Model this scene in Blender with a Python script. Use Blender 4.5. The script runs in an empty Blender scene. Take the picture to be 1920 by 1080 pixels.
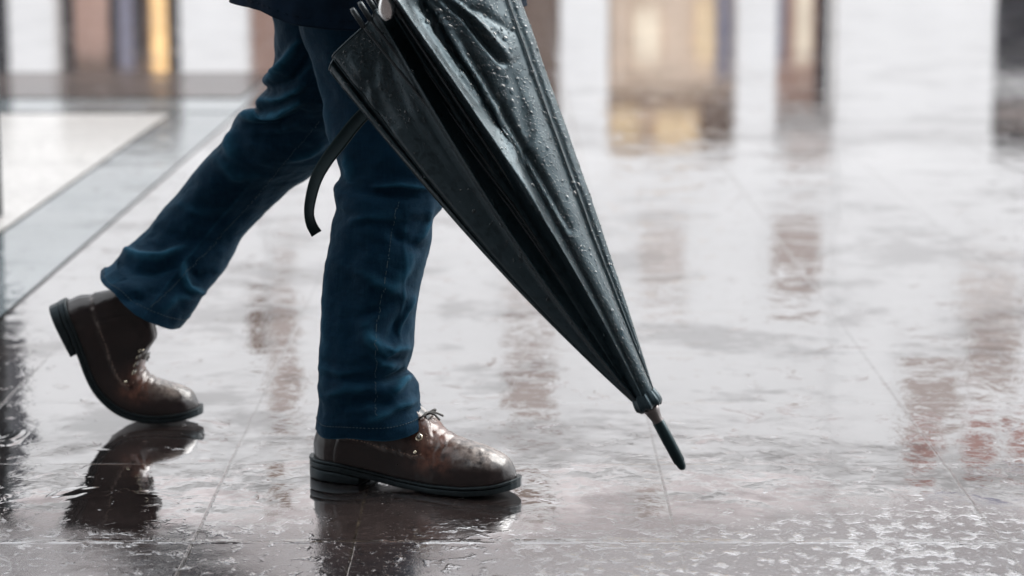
import bpy, bmesh, math, random
import numpy as np
from mathutils import Vector, Matrix, noise as mnoise
R = math.radians
PI = math.pi
random.seed(4); rng = np.random.default_rng(7)
sc = bpy.context.scene
col = sc.collection

# ------------------------------------------------------------------ camera
H = 0.85; PITCH = R(9.64); FPX = 4533.0          # camera height, downward tilt, focal length in 1920-px units
cam_d = bpy.data.cameras.new('camera'); cam = bpy.data.objects.new('camera', cam_d); col.objects.link(cam)
cam.location = (0, 0, H); cam.rotation_euler = (R(90) - PITCH, 0, 0)
cam_d.sensor_width = 36; cam_d.lens = 85; cam_d.clip_start = 0.05; cam_d.clip_end = 2000
cam_d.dof.use_dof = True; cam_d.dof.focus_distance = 3.22; cam_d.dof.aperture_fstop = 4.0
sc.camera = cam
# ------------------------------------------------------------------ sky, sun, exposure
SUN_EL, SUN_AZ = R(48), R(58)                     # azimuth from +Y towards +X
w = bpy.data.worlds.new('World'); sc.world = w; w.use_nodes = True
nt = w.node_tree; bg = nt.nodes['Background']
sky = nt.nodes.new('ShaderNodeTexSky'); sky.sky_type = 'NISHITA'; sky.sun_disc = False
sky.sun_elevation = SUN_EL; sky.sun_rotation = SUN_AZ; sky.dust_density = 4; sky.air_density = 1.2
hs = nt.nodes.new('ShaderNodeHueSaturation'); hs.inputs['Saturation'].default_value = 0.22
mx = nt.nodes.new('ShaderNodeMix'); mx.data_type = 'RGBA'; mx.inputs[0].default_value = 0.6
# cloud deck, brighter overhead than at the horizon
wtc = nt.nodes.new('ShaderNodeTexCoord'); wsp = nt.nodes.new('ShaderNodeSeparateXYZ'); nt.links.new(wtc.outputs['Generated'], wsp.inputs[0])
wrp = nt.nodes.new('ShaderNodeMapRange'); nt.links.new(wsp.outputs[2], wrp.inputs[0]); wrp.inputs[1].default_value = 0.05; wrp.inputs[2].default_value = 0.95; wrp.inputs[3].default_value = 0.62; wrp.inputs[4].default_value = 1.75
wsc = nt.nodes.new('ShaderNodeVectorMath'); wsc.operation = 'SCALE'; wsc.inputs[0].default_value = (7.35, 7.5, 7.7); nt.links.new(wrp.outputs[0], wsc.inputs['Scale']); nt.links.new(wsc.outputs[0], mx.inputs[7])
nt.links.new(sky.outputs[0], hs.inputs['Color']); nt.links.new(hs.outputs[0], mx.inputs[6])
nt.links.new(mx.outputs[2], bg.inputs[0]); bg.inputs[1].default_value = 0.15
sd = bpy.data.lights.new('sun', 'SUN'); sd.energy = 3.3; sd.angle = R(48); sd.color = (1, 0.97, 0.93)
so = bpy.data.objects.new('sun', sd); col.objects.link(so)
sdir = Vector((math.sin(SUN_AZ) * math.cos(SUN_EL), math.cos(SUN_AZ) * math.cos(SUN_EL), math.sin(SUN_EL)))
so.rotation_euler = sdir.to_track_quat('Z', 'Y').to_euler(); so.location = (0, 0, 30)
sc.view_settings.view_transform = 'Standard'; sc.view_settings.look = 'None'
sc.view_settings.exposure = 0.97; sc.view_settings.gamma = 1
sc.cycles.max_bounces = 6; sc.cycles.glossy_bounces = 4; sc.cycles.transmission_bounces = 6
sc.cycles.use_denoising = True

# ------------------------------------------------------------------ helpers
CP, SP = math.cos(PITCH), math.sin(PITCH)
def P(px, py, Y):
    """world point at distance Y whose place in the photograph is px, py"""
    dx = (px - 960) / FPX; dy = (540 - py) / FPX
    d = np.array([dx, CP + dy * SP, -SP + dy * CP]); k = Y / d[1]
    return np.array([d[0] * k, Y, H + d[2] * k])
def proj(V):
    V = np.asarray(V, float); z = V[..., 2] - H
    f = V[..., 1] * CP - z * SP; u = V[..., 1] * SP + z * CP
    return np.stack([960 + FPX * V[..., 0] / f, 540 - FPX * u / f], -1)
def prop(o, label=None, cat=None, group=None, kind=None):
    if label: o['label'] = label
    if cat: o['category'] = cat
    if group: o['group'] = group
    if kind: o['kind'] = kind
    return o
def empty(name, loc, label, cat, group=None):
    o = bpy.data.objects.new(name, None); col.objects.link(o); o.location = loc
    o.empty_display_size = 0.1
    return prop(o, label, cat, group)
def origin(o):
    v = Vector((0, 0, 0))
    while o is not None:
        v = v + o.location; o = o.parent
    return v
def make(name, verts, faces, mat, parent=None, smooth=True, loc=None):
    me = bpy.data.meshes.new(name)
    o = bpy.data.objects.new(name, me); col.objects.link(o)
    off = np.zeros(3)
    if parent is not None:
        o.parent = parent; off = np.array(origin(parent))
    if loc is not None:
        o.location = loc; off = off + np.array(loc)
    v = np.asarray(verts, float).reshape(-1, 3) - off
    me.from_pydata(v.tolist(), [], [tuple(int(i) for i in f) for f in faces])
    me.update()
    if smooth: me.polygons.foreach_set('use_smooth', [True] * len(me.polygons))
    if mat: me.materials.append(mat)
    return o
class MB:
    def __init__(s): s.v = []; s.f = []
    def add(s, v, f):
        n = len(s.v); s.v += [tuple(p) for p in v]; s.f += [tuple(i + n for i in q) for q in f]; return s
    def box(s, x0, x1, y0, y1, z0, z1):
        return s.add([(x0,y0,z0),(x1,y0,z0),(x1,y1,z0),(x0,y1,z0),(x0,y0,z1),(x1,y0,z1),(x1,y1,z1),(x0,y1,z1)],
                     [(0,3,2,1),(4,5,6,7),(0,1,5,4),(1,2,6,5),(2,3,7,6),(3,0,4,7)])
    def tube(s, pts, rad, n=10, cap=True):
        pts = [Vector(p) for p in pts]; m = len(pts)
        if not hasattr(rad, '__len__'): rad = [rad] * m
        V = []; nrm = None
        for i, p in enumerate(pts):
            t = (pts[min(i+1, m-1)] - pts[max(i-1, 0)]).normalized()
            if nrm is None:
                nrm = t.orthogonal().normalized()
            nrm = (nrm - t * nrm.dot(t)).normalized(); b = t.cross(nrm)
            for k in range(n):
                a = 2 * PI * k / n
                V.append(p + (nrm * math.cos(a) + b * math.sin(a)) * rad[i])
        F = [(i*n+k, i*n+(k+1)%n, (i+1)*n+(k+1)%n, (i+1)*n+k) for i in range(m-1) for k in range(n)]
        if cap: F += [tuple(reversed(range(n))), tuple(range((m-1)*n, m*n))]
        return s.add(V, F)
    def build(s, name, mat, parent=None, smooth=True, loc=None):
        return make(name, s.v, s.f, mat, parent, smooth, loc)
def grid_faces(m, n, closed=True):
    F = []
    for i in range(m - 1):
        for k in range(n if closed else n - 1):
            F.append((i*n+k, i*n+(k+1)%n, (i+1)*n+(k+1)%n, (i+1)*n+k))
    return F
def catmull(K, n):
    K = np.asarray(K, float); m = len(K); t = np.linspace(0, m - 1, n); i = np.clip(t.astype(int), 0, m - 2); f = (t - i)[:, None]
    g = lambda j: K[np.clip(j, 0, m - 1)]
    p0, p1, p2, p3 = g(i-1), g(i), g(i+1), g(i+2)
    return 0.5*((2*p1)+(-p0+p2)*f+(2*p0-5*p1+4*p2-p3)*f**2+(-p0+3*p1-3*p2+p3)*f**3)
def sstep(a, b, x):
    t = np.clip((np.asarray(x, float) - a) / (b - a), 0, 1); return t * t * (3 - 2 * t)
def fbm(V, scale, oct=3, seed=0):
    return np.array([mnoise.fractal(Vector((p[0]*scale+seed, p[1]*scale, p[2]*scale-seed)), 0.9, 2.1, oct) for p in V])
def normals(V, F):
    V = np.asarray(V); F = np.asarray(F)
    a = V[F[:, 2]] - V[F[:, 0]]; b = V[F[:, 3]] - V[F[:, 1]]; fn = np.cross(a, b)
    N = np.zeros_like(V)
    for k in range(4): np.add.at(N, F[:, k], fn)
    return N / (np.linalg.norm(N, axis=1, keepdims=True) + 1e-12)
def stroke_disp(PX, strokes):
    """fold heights: each stroke is a line of photo points with a width and a height"""
    d = np.zeros(len(PX))
    for pts, sig, amp in strokes:
        pts = np.asarray(pts, float); best = np.full(len(PX), 1e9); tt = np.zeros(len(PX)); L = len(pts) - 1
        for j in range(L):
            a, b = pts[j], pts[j+1]; ab = b - a
            t = np.clip(((PX - a) @ ab) / (ab @ ab), 0, 1)
            dd = np.linalg.norm(PX - (a + t[:, None] * ab), axis=1)
            m = dd < best; best[m] = dd[m]; tt[m] = (j + t[m]) / L
        d += amp * np.exp(-(best / sig) ** 2) * (0.25 + 0.75 * np.sin(PI * np.clip(tt, 0.02, 0.98)) ** 0.6)
    return d

# ------------------------------------------------------------------ materials
class N:
    def __init__(s, name):
        s.m = bpy.data.materials.new(name); s.m.use_nodes = True; s.t = s.m.node_tree
        s.b = s.t.nodes['Principled BSDF']; s.out = s.t.nodes['Material Output']
    def n(s, kind, **kw):
        o = s.t.nodes.new('ShaderNode' + kind)
        for k, v in kw.items():
            if k.startswith('i_'):
                key = k[2:]; o.inputs[int(key) if key.isdigit() else key.replace('_', ' ')].default_value = v
            else: setattr(o, k, v)
        return o
    def l(s, a, b): s.t.links.new(a, b)
    def coord(s, sx=1, sy=1, sz=1, which='Object'):
        tc = s.n('TexCoord'); mp = s.n('Mapping'); mp.inputs['Scale'].default_value = (sx, sy, sz)
        s.l(tc.outputs[which], mp.inputs[0]); return mp.outputs[0]
    def noise(s, vec, scale, detail=3, rough=0.55, dist=0):
        o = s.n('TexNoise', i_Scale=scale, i_Detail=detail, i_Roughness=rough, i_Distortion=dist); s.l(vec, o.inputs['Vector']); return o.outputs[0]
    def vor(s, vec, scale, rnd=1, feature='F1'):
        o = s.n('TexVoronoi', feature=feature, i_Scale=scale); o.inputs['Randomness'].default_value = rnd; s.l(vec, o.inputs['Vector']); return o.outputs[0]
    def ramp(s, x, *stops):
        o = s.n('ValToRGB'); cr = o.color_ramp
        while len(cr.elements) < len(stops): cr.elements.new(0.5)
        for e, (p, c) in zip(cr.elements, stops):
            e.position = p; e.color = c if hasattr(c, '__len__') else (c, c, c, 1)
        s.l(x, o.inputs[0]); return o.outputs[0]
    def rng(s, x, a, b, c=0, d=1, smooth=True):
        o = s.n('MapRange', interpolation_type='SMOOTHSTEP' if smooth else 'LINEAR')
        for k, v in zip((1, 2, 3, 4), (a, b, c, d)): o.inputs[k].default_value = v
        s.l(x, o.inputs[0]); return o.outputs[0]
    def math(s, op, a, b=None, c=None):
        o = s.n('Math', operation=op)
        for k, v in enumerate((a, b, c)):
            if v is None: continue
            if isinstance(v, (int, float)): o.inputs[k].default_value = v
            else: s.l(v, o.inputs[k])
        return o.outputs[0]
    def mix(s, f, a, b, mode='MIX'):
        o = s.n('Mix', data_type='RGBA', blend_type=mode)
        for k, v in ((0, f), (6, a), (7, b)):
            if isinstance(v, (int, float)): o.inputs[k].default_value = v
            elif isinstance(v, tuple): o.inputs[k].default_value = v if len(v) == 4 else v + (1,)
            else: s.l(v, o.inputs[k])
        return o.outputs[2]
    def bump(s, h, dist, strength=1, normal=None):
        o = s.n('Bump'); o.inputs['Distance'].default_value = dist
        if isinstance(strength, (int, float)): o.inputs['Strength'].default_value = strength
        else: s.l(strength, o.inputs['Strength'])
        s.l(h, o.inputs['Height'])
        if normal is not None: s.l(normal, o.inputs['Normal'])
        return o.outputs[0]
    def set(s, **kw):
        for k, v in kw.items():
            k = k.replace('_', ' ')
            if isinstance(v, (int, float, tuple)): s.b.inputs[k].default_value = v if not isinstance(v, tuple) or len(v) == 4 or len(v)==3 and 'Radius' in k else v + (1,)
            else: s.l(v, s.b.inputs[k])
        return s

def simple(name, c, rough=0.5, metal=0, var=0.15, scale=8, **kw):
    m = N(name); v = m.coord(); n = m.noise(v, scale, 4)
    c2 = tuple(x * (1 - var) for x in c); c3 = tuple(min(1, x * (1 + var)) for x in c)
    m.set(Base_Color=m.ramp(n, (0.3, c2 + (1,)), (0.7, c3 + (1,))), Roughness=rough, Metallic=metal, **kw)
    return m.m
def glow(name, c, e):
    m = N(name); v = m.coord(); n = m.noise(v, 1.5, 2)
    m.set(Base_Color=(0.3, 0.25, 0.2), Emission_Color=m.ramp(n, (0.3, tuple(x*0.6 for x in c)+(1,)), (0.7, c+(1,))), Emission_Strength=e); return m.m

def wet_ground(name, stone_a, stone_b, joints=True, ior=1.5, wetness=0.0, gr=0.025, k0=0.66, k1=0.29, damp=1.0):
    m = N(name); vec = m.coord(); sep = m.n('SeparateXYZ'); m.l(vec, sep.inputs[0]); X, Yy = sep.outputs[0], sep.outputs[1]
    # stone
    n1 = m.noise(vec, 2.2, 5); n2 = m.noise(vec, 420, 2, 0.7); n3 = m.noise(vec, 30, 4)
    base = m.ramp(n1, (0.3, stone_a + (1,)), (0.7, stone_b + (1,)))
    base = m.mix(m.rng(n3, 0.45, 0.65, 0, 0.45), base, tuple(0.55 * x for x in stone_a))
    base = m.mix(m.rng(n2, 0.60, 0.68, 0, 0.5), base, tuple(2.2 * x for x in stone_b)); base = m.mix(m.rng(m.noise(vec, 260, 2, 0.6), 0.69, 0.72, 0, 0.9), base, tuple(min(.7, 7 * x) for x in stone_b))  # grain flecks, then rare bright ones that paint in wet sparkle
    base = m.mix(m.rng(n2, 0.30, 0.38, 0.6, 0), base, tuple(0.25 * x for x in stone_a))
    jm = None
    if joints:
        S = 0.42
        def line(x, off, wd):
            a = m.math('ADD', x, -off); a = m.math('DIVIDE', a, S); fr = m.math('FRACT', a)
            d = m.math('ABSOLUTE', m.math('SUBTRACT', m.math('FRACT', m.math('ADD', fr, 0.5)), 0.5))
            d = m.math('MULTIPLY', d, S); return m.rng(d, wd * 0.5, wd * 1.1, 1, 0), a
        wob = m.math('MULTIPLY', m.math('SUBTRACT', m.noise(vec, 14, 3), 0.5), 0.004)
        Xw = m.math('ADD', X, wob); Yw = m.math('ADD', Yy, wob)
        left = m.math('LESS_THAN', Xw, -0.2065)
        Xs = m.math('ADD', Xw, m.math('MULTIPLY', left, 0.209 - 0.42))
        jx, ax = line(Xs, -0.205, 0.0026); jy, ay = line(Yw, 3.04, 0.0026)
        jm = m.math('MAXIMUM', jx, jy); jm = m.math('MULTIPLY', jm, m.math('MULTIPLY', m.rng(Yy, 3.1, 3.8, 1.0, 0.45), m.rng(m.noise(vec, 35, 3), 0.3, 0.5, 0.35, 1.0)))
        cell = m.n('TexWhiteNoise', noise_dimensions='3D'); cb = m.n('CombineXYZ'); m.l(m.math('FLOOR', ax), cb.inputs[0]); m.l(m.math('FLOOR', ay), cb.inputs[1]); m.l(left, cb.inputs[2])
        m.l(cb.outputs[0], cell.inputs['Vector'])
        tint = m.ramp(cell.outputs[0], (0, 0.85), (1, 1.12)); base = m.mix(1.0, base, tint, 'MULTIPLY')
        jc = m.ramp(m.noise(vec, 60, 3), (0.38, (0.006, 0.005, 0.004, 1)), (0.70, (0.050, 0.040, 0.030, 1)))
        base = m.mix(jm, base, jc)
    # how deep the water lies: 1 = smooth puddle, 0 = thin film over grain
    pn = m.noise(vec, 1.55, 3, 0.5, 0.3)
    near = m.rng(Yy, 2.85, 3.45, 0.0, 1.0); far = m.rng(Yy, 4.0, 9.0, 1.0, 0.5)
    depth = m.rng(m.math('ADD', m.math('ADD', m.math('MULTIPLY', pn, 1.1), m.math('MULTIPLY', near, 0.54)), wetness), 0.62, 0.92)
    thin = m.math('SUBTRACT', 1.0, depth)
    # blobs of water standing on the film
    sv = m.n('Mapping'); sv.inputs['Scale'].default_value = (1, 0.72, 1); m.l(vec, sv.inputs[0]); svo = sv.outputs[0]
    bl = m.math('ADD', m.noise(svo, 44, 4, 0.55, 0.2), m.math('MULTIPLY', m.math('ADD', m.math('SUBTRACT', m.noise(vec, 5, 2), 0.5), m.rng(X, -0.75, 0.35, -0.13, 0.02)), 0.35)); blob = m.rng(bl, 0.53, 0.60); dome = m.rng(bl, 0.52, 0.78, 0, 1, False)
    bl2 = m.noise(svo, 130, 2, 0.6, 0.4); blob2 = m.rng(bl2, 0.62, 0.68)
    rip = m.noise(svo, 17, 3, 0.5, 0.2); swell = m.noise(vec, 4.5, 2)
    fleck = m.rng(m.noise(svo, 28, 3, 0.6, 0.5), 0.62, 0.70)
    grain = m.noise(vec, 520, 2, 0.7)
    b0 = m.bump(swell, 0.0030, m.math('MULTIPLY', far, 0.45))
    b1 = m.bump(rip, 0.0015, m.math('MULTIPLY', far, m.rng(depth, 0, 1, 0.7, 0.28, False)), b0)
    b2 = m.bump(dome, 0.0015, m.math('MULTIPLY', far, m.rng(thin, 0, 1, 0.04, 1.0, False)), b1)
    b2 = m.bump(m.rng(m.noise(svo, 7.5, 3, 0.55, 0.6), 0.60, 0.70), 0.0012, m.rng(thin, 0, 1, 0.5, 0.15, False), b2)
    b2 = m.bump(fleck, 0.0012, m.rng(thin, 0, 1, 0.22, 0.3, False), b2)
    b3 = m.bump(blob2, 0.0005, m.math('MULTIPLY', thin, 0.6), b2)
    nw = m.bump(grain, 0.0006, m.math('MULTIPLY', m.math('MULTIPLY', thin, m.math('SUBTRACT', 1.0, m.math('MULTIPLY', blob, 0.9))), 0.22), b3)
    if jm is not None: nw = m.bump(m.math('SUBTRACT', 1.0, jm), 0.0012, 0.35, nw)
    if joints:
        jd = m.math('ABSOLUTE', m.math('SUBTRACT', m.math('FRACT', m.math('ADD', ay, 0.5)), 0.5))
        jw = m.math('MULTIPLY', m.rng(jd, 0.0, 0.034, 1, 0), m.math('MULTIPLY', m.rng(Yy, 3.12, 3.25, 1, 0), m.rng(m.noise(vec, 16, 3), 0.42, 0.60)))
        nw = m.bump(jw, 0.0011, 1.0, nw); blob = m.math('MAXIMUM', blob, jw)
    nd = m.bump(grain, 0.0012, 0.6)
    m.set(Base_Color=base, Roughness=0.7, Specular_IOR_Level=0.0, Normal=nd)
    gl = m.n('BsdfGlossy'); gl.inputs['Color'].default_value = (0.975, 0.975, 0.985, 1)
    m.l(m.rng(thin, 0, 1, gr, 0.07, False), gl.inputs['Roughness']); m.l(nw, gl.inputs['Normal'])
    fr = m.n('Fresnel', i_IOR=ior); m.l(nw, fr.inputs['Normal'])
    ms = m.n('MixShader'); kk = m.math('MAXIMUM', m.math('MAXIMUM', blob, blob2), depth)
    # drier patches between the puddles, and the joints, mirror less
    patch = m.rng(m.math('ADD', m.noise(vec, 2.6, 4, 0.6, 0.3), m.math('MULTIPLY', m.noise(vec, 22, 3, 0.6), 0.22)), 0.62, 0.74)
    kk = m.math('MULTIPLY', kk, m.math('SUBTRACT', 1.0, m.math('MULTIPLY', patch, 0.8)))
    if joints: kk = m.math('MULTIPLY', kk, m.math('SUBTRACT', 1.0, m.math('MULTIPLY', jm, 0.9)))
    steep = m.rng(fr.outputs[0], 0.06, 0.26, 0.25, 1.0)
    m.l(m.math('MULTIPLY', m.math('MULTIPLY', m.math('POWER', fr.outputs[0], m.rng(kk, 0, 1, k0, k1, False)), steep), damp), ms.inputs[0]); m.l(m.b.outputs[0], ms.inputs[1]); m.l(gl.outputs[0], ms.inputs[2])
    m.l(ms.outputs[0], m.out.inputs[0]); return m.m

M = {}
M['paving'] = wet_ground('wet granite paving', (0.0135, 0.0108, 0.0104), (0.028, 0.0215, 0.0205), True, 1.62)
M['pale'] = wet_ground('pale stone', (0.25, 0.247, 0.243), (0.30, 0.296, 0.29), False, 1.33, 0.25, 0.07, 1.0, 0.9, 0.6)
M['kerb'] = wet_ground('grey stone', (0.07, 0.085, 0.092), (0.13, 0.145, 0.155), False, 1.45, 0.0, 0.05, 0.9, 0.65, 0.85)
M['dark_slab'] = wet_ground('dark stone', (0.03, 0.027, 0.027), (0.06, 0.048, 0.045), False, 1.4, 0.0, 0.06, 0.95, 0.8, 0.55)
M['white_wall'] = simple('white render', (0.80, 0.79, 0.78), 0.8, var=0.05, scale=0.6)
M['cream'] = simple('tan stone', (0.74, 0.59, 0.47), 0.7, var=0.12, scale=0.8)
M['pink'] = simple('brown pink stone', (0.50, 0.33, 0.27), 0.7)
M['brownw'] = simple('brown panel', (0.22, 0.16, 0.13), 0.6)
M['dark'] = simple('dark glass', (0.05, 0.052, 0.06), 0.15)
M['redw'] = simple('red blind', (0.40, 0.24, 0.21), 0.6)
M['violet'] = simple('violet panel', (0.24, 0.235, 0.30), 0.5)
M['pane_brown'] = simple('brown pane', (0.42, 0.355, 0.325), 0.5)
M['pane_pink'] = simple('pale pane', (0.60, 0.545, 0.515), 0.5)
M['roof'] = simple('brown slate', (0.54, 0.485, 0.475), 0.7, var=0.25, scale=1.5)
M['brick'] = simple('dark brick', (0.05, 0.038, 0.035), 0.85, var=0.2, scale=3)
M['lamp'] = glow('warm lamp', (1.0, 0.60, 0.22), 0.75)
M['shop'] = glow('lit shop window', (1.0, 0.88, 0.70), 0.42)
M['shop2'] = glow('yellow shop window', (1.0, 0.74, 0.42), 0.42)
M['steel'] = simple('dark steel', (0.022, 0.028, 0.032), 0.3, 0.5)

def denim():
    m = N('denim'); v = m.coord(); n = m.noise(v, 9, 4, 0.6); f = m.noise(v, 240, 2, 0.6); q = m.noise(v, 75, 5, 0.75)
    c = m.ramp(n, (0.32, (0.0009, 0.0055, 0.0135, 1)), (0.68, (0.0019, 0.0110, 0.025, 1)))
    c = m.mix(m.rng(m.noise(m.coord(260, 260, 34), 1.0, 3, 0.7), 0.42, 0.68, 0, 0.6), c, (0.0036, 0.0150, 0.028)); c = m.mix(m.rng(m.noise(m.coord(60, 60, 420), 1.0, 2, 0.6), 0.5, 0.7, 0, 0.4), c, (0.0008, 0.004, 0.009)); c = m.mix(m.rng(f, 0.5, 0.75, 0, 0.28), c, (0.0036, 0.015, 0.028)); c = m.mix(m.rng(q, 0.35, 0.7, 0, 0.55), c, (0.0020, 0.0090, 0.018))
    g = m.n('NewGeometry'); fa = m.n('Attribute', attribute_name='fade'); c = m.mix(m.math('MULTIPLY', fa.outputs['Fac'], m.rng(m.noise(v, 60, 4, 0.7), 0.25, 0.7, 0.35, 1.0)), c, (0.010, 0.046, 0.078)); c = m.mix(m.rng(g.outputs['Pointiness'], 0.505, 0.56, 0, 0.6), c, (0.007, 0.034, 0.060))
    wv = m.n('TexWave', wave_type='BANDS', bands_direction='DIAGONAL', i_Scale=420, i_Distortion=1.5); m.l(v, wv.inputs[0])
    b = m.bump(m.noise(v, 30, 5, 0.6), 0.004, 0.5); b = m.bump(wv.outputs[1], 0.0004, 0.35, b); b = m.bump(f, 0.0006, 0.4, b)
    m.set(Base_Color=c, Roughness=0.85, Specular_IOR_Level=0.08, Sheen_Weight=0.06, Sheen_Roughness=0.4, Sheen_Tint=(0.1, 0.45, 0.7), Specular_Tint=(0.3, 0.75, 1.0), Normal=b); return m.m
M['denim'] = denim()
def leather():
    m = N('worn leather'); v = m.coord(); a = m.n('Attribute', attribute_name='wear')
    n = m.noise(v, 26, 5, 0.65); f = m.noise(v, 120, 4, 0.7); sv = m.noise(v, 11, 3)
    c = m.ramp(n, (0.30, (0.0022, 0.0017, 0.0021, 1)), (0.70, (0.0080, 0.0034, 0.0032, 1)))
    wf = m.math('MULTIPLY', a.outputs['Fac'], m.rng(m.noise(v, 45, 5, 0.7), 0.30, 0.62))
    c = m.mix(wf, c, (0.078, 0.032, 0.021)); a2 = m.n('Attribute', attribute_name='scuff_sheen'); c = m.mix(m.math('MULTIPLY', a2.outputs['Fac'], m.rng(m.noise(v, 70, 5, 0.75), 0.32, 0.66)), c, (0.20, 0.165, 0.145)); c = m.mix(m.rng(f, 0.6, 0.75, 0, 0.3), c, (0.03, 0.016, 0.012))  # worn russet, then scuffs together with the painted toe sheen
    b = m.bump(f, 0.0007, 0.3); b = m.bump(sv, 0.004, 0.12, b)
    m.set(Base_Color=c, Roughness=m.rng(n, 0.3, 0.7, 0.26, 0.46, False), Specular_IOR_Level=0.1, Coat_Weight=0.52, Coat_IOR=1.6, Coat_Roughness=0.22, Coat_Tint=(0.92, 0.96, 1.0), Normal=b); return m.m
M['leather'] = leather()
def rubber():
    m = N('sole rubber'); v = m.coord(); f = m.noise(v, 160, 4, 0.7)
    m.set(Base_Color=m.ramp(f, (0.3, (0.003, 0.004, 0.0045, 1)), (0.75, (0.012, 0.015, 0.016, 1))), Roughness=0.36, Specular_Tint=(0.6, 0.85, 1.0), Specular_IOR_Level=0.18, Normal=m.bump(f, 0.0006, 0.3)); return m.m
M['rubber'] = rubber()
def nylon():
    m = N('wet black nylon'); v = m.coord()
    f = m.noise(v, 900, 2, 0.6); n = m.noise(v, 26, 4, 0.6, 0.4); wetp = m.rng(m.noise(v, 95, 4, 0.65, 1.0), 0.50, 0.60)
    vd = m.vor(v, 330); d = m.rng(vd, 0.10, 0.34, 1, 0)
    c = m.mix(wetp, (0.0034, 0.0068, 0.0086), (0.0012, 0.0030, 0.0040))
    b = m.bump(n, 0.003, 0.06); b = m.bump(d, 0.0007, 0.22, b); b = m.bump(f, 0.0003, 0.15, b)
    m.set(Base_Color=c, Roughness=m.rng(wetp, 0, 1, 0.42, 0.30, False), Specular_IOR_Level=0.45, Specular_Tint=(0.60, 0.86, 1.0), Sheen_Weight=0.0, Sheen_Roughness=0.35, Sheen_Tint=(0.6, 0.75, 0.85), Normal=b); return m.m
M['nylon'] = nylon()
def water():
    m = N('water drops'); v = m.coord(); n = m.noise(v, 400, 2)
    m.set(Base_Color=(0.34, 0.42, 0.46), Roughness=m.rng(n, 0.3, 0.7, 0.02, 0.06, False), IOR=1.36, Transmission_Weight=0.97); return m.m
M['water'] = water()
M['jacket'] = simple('navy wool', (0.0012, 0.006, 0.014), 0.9, var=0.35, scale=30, Specular_IOR_Level=0.08)
M['thread'] = simple('tan thread', (0.016, 0.032, 0.042), 0.8)
M['brown_thread'] = simple('brown thread', (0.13, 0.085, 0.065), 0.8)
M['lace'] = simple('dark lace', (0.04, 0.038, 0.036), 0.7)
M['webbing'] = simple('wet black webbing', (0.0008, 0.0024, 0.0028), 0.5, var=0.5, scale=90, Specular_IOR_Level=0.1, Specular_Tint=(0.6, 0.9, 1.0))
M['bronze'] = simple('dull metal', (0.13, 0.12, 0.12), 0.35, 1.0, var=0.2)
M['chrome'] = simple('steel', (0.62, 0.62, 0.62), 0.22, 1.0, var=0.1)
M['brass'] = simple('eyelet metal', (0.80, 0.74, 0.58), 0.25, 1.0, var=0.1)
M['black'] = simple('black plastic', (0.0012, 0.004, 0.005), 0.3, var=0.3, scale=60, Specular_IOR_Level=0.35, Specular_Tint=(0.6, 0.9, 1.0))
M['skin'] = simple('skin', (0.42, 0.26, 0.19), 0.55, var=0.08, scale=12)
M['hair'] = simple('hair', (0.03, 0.02, 0.014), 0.6, var=0.4, scale=80)
M['wood'] = simple('dark wood', (0.09, 0.045, 0.025), 0.35, var=0.3, scale=30)

# ------------------------------------------------------------------ the ground
def sheet(name, x0, x1, y0, y1, z, mat):
    o = make(name, [(x0,y0,z),(x1,y0,z),(x1,y1,z),(x0,y1,z)], [(0,1,2,3)], mat, smooth=False)
    o['kind'] = 'structure'; return o
sheet('paving', -600, 600, -600, 900, 0, M['paving'])
sheet('grey_stone_band', -1.230, -1.0, 4.2, 10.3, 0.004, M['kerb'])
sheet('pale_stone_slab', -3.9, -1.234, 4.9, 8.72, 0.008, M['pale'])
sheet('grey_stone_border', -3.9, -1.0, 8.8, 9.35, 0.006, M['kerb'])
sheet('dark_stone_border', -3.9, -1.05, 9.36, 10.6, 0.010, M['dark_slab'])

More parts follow.
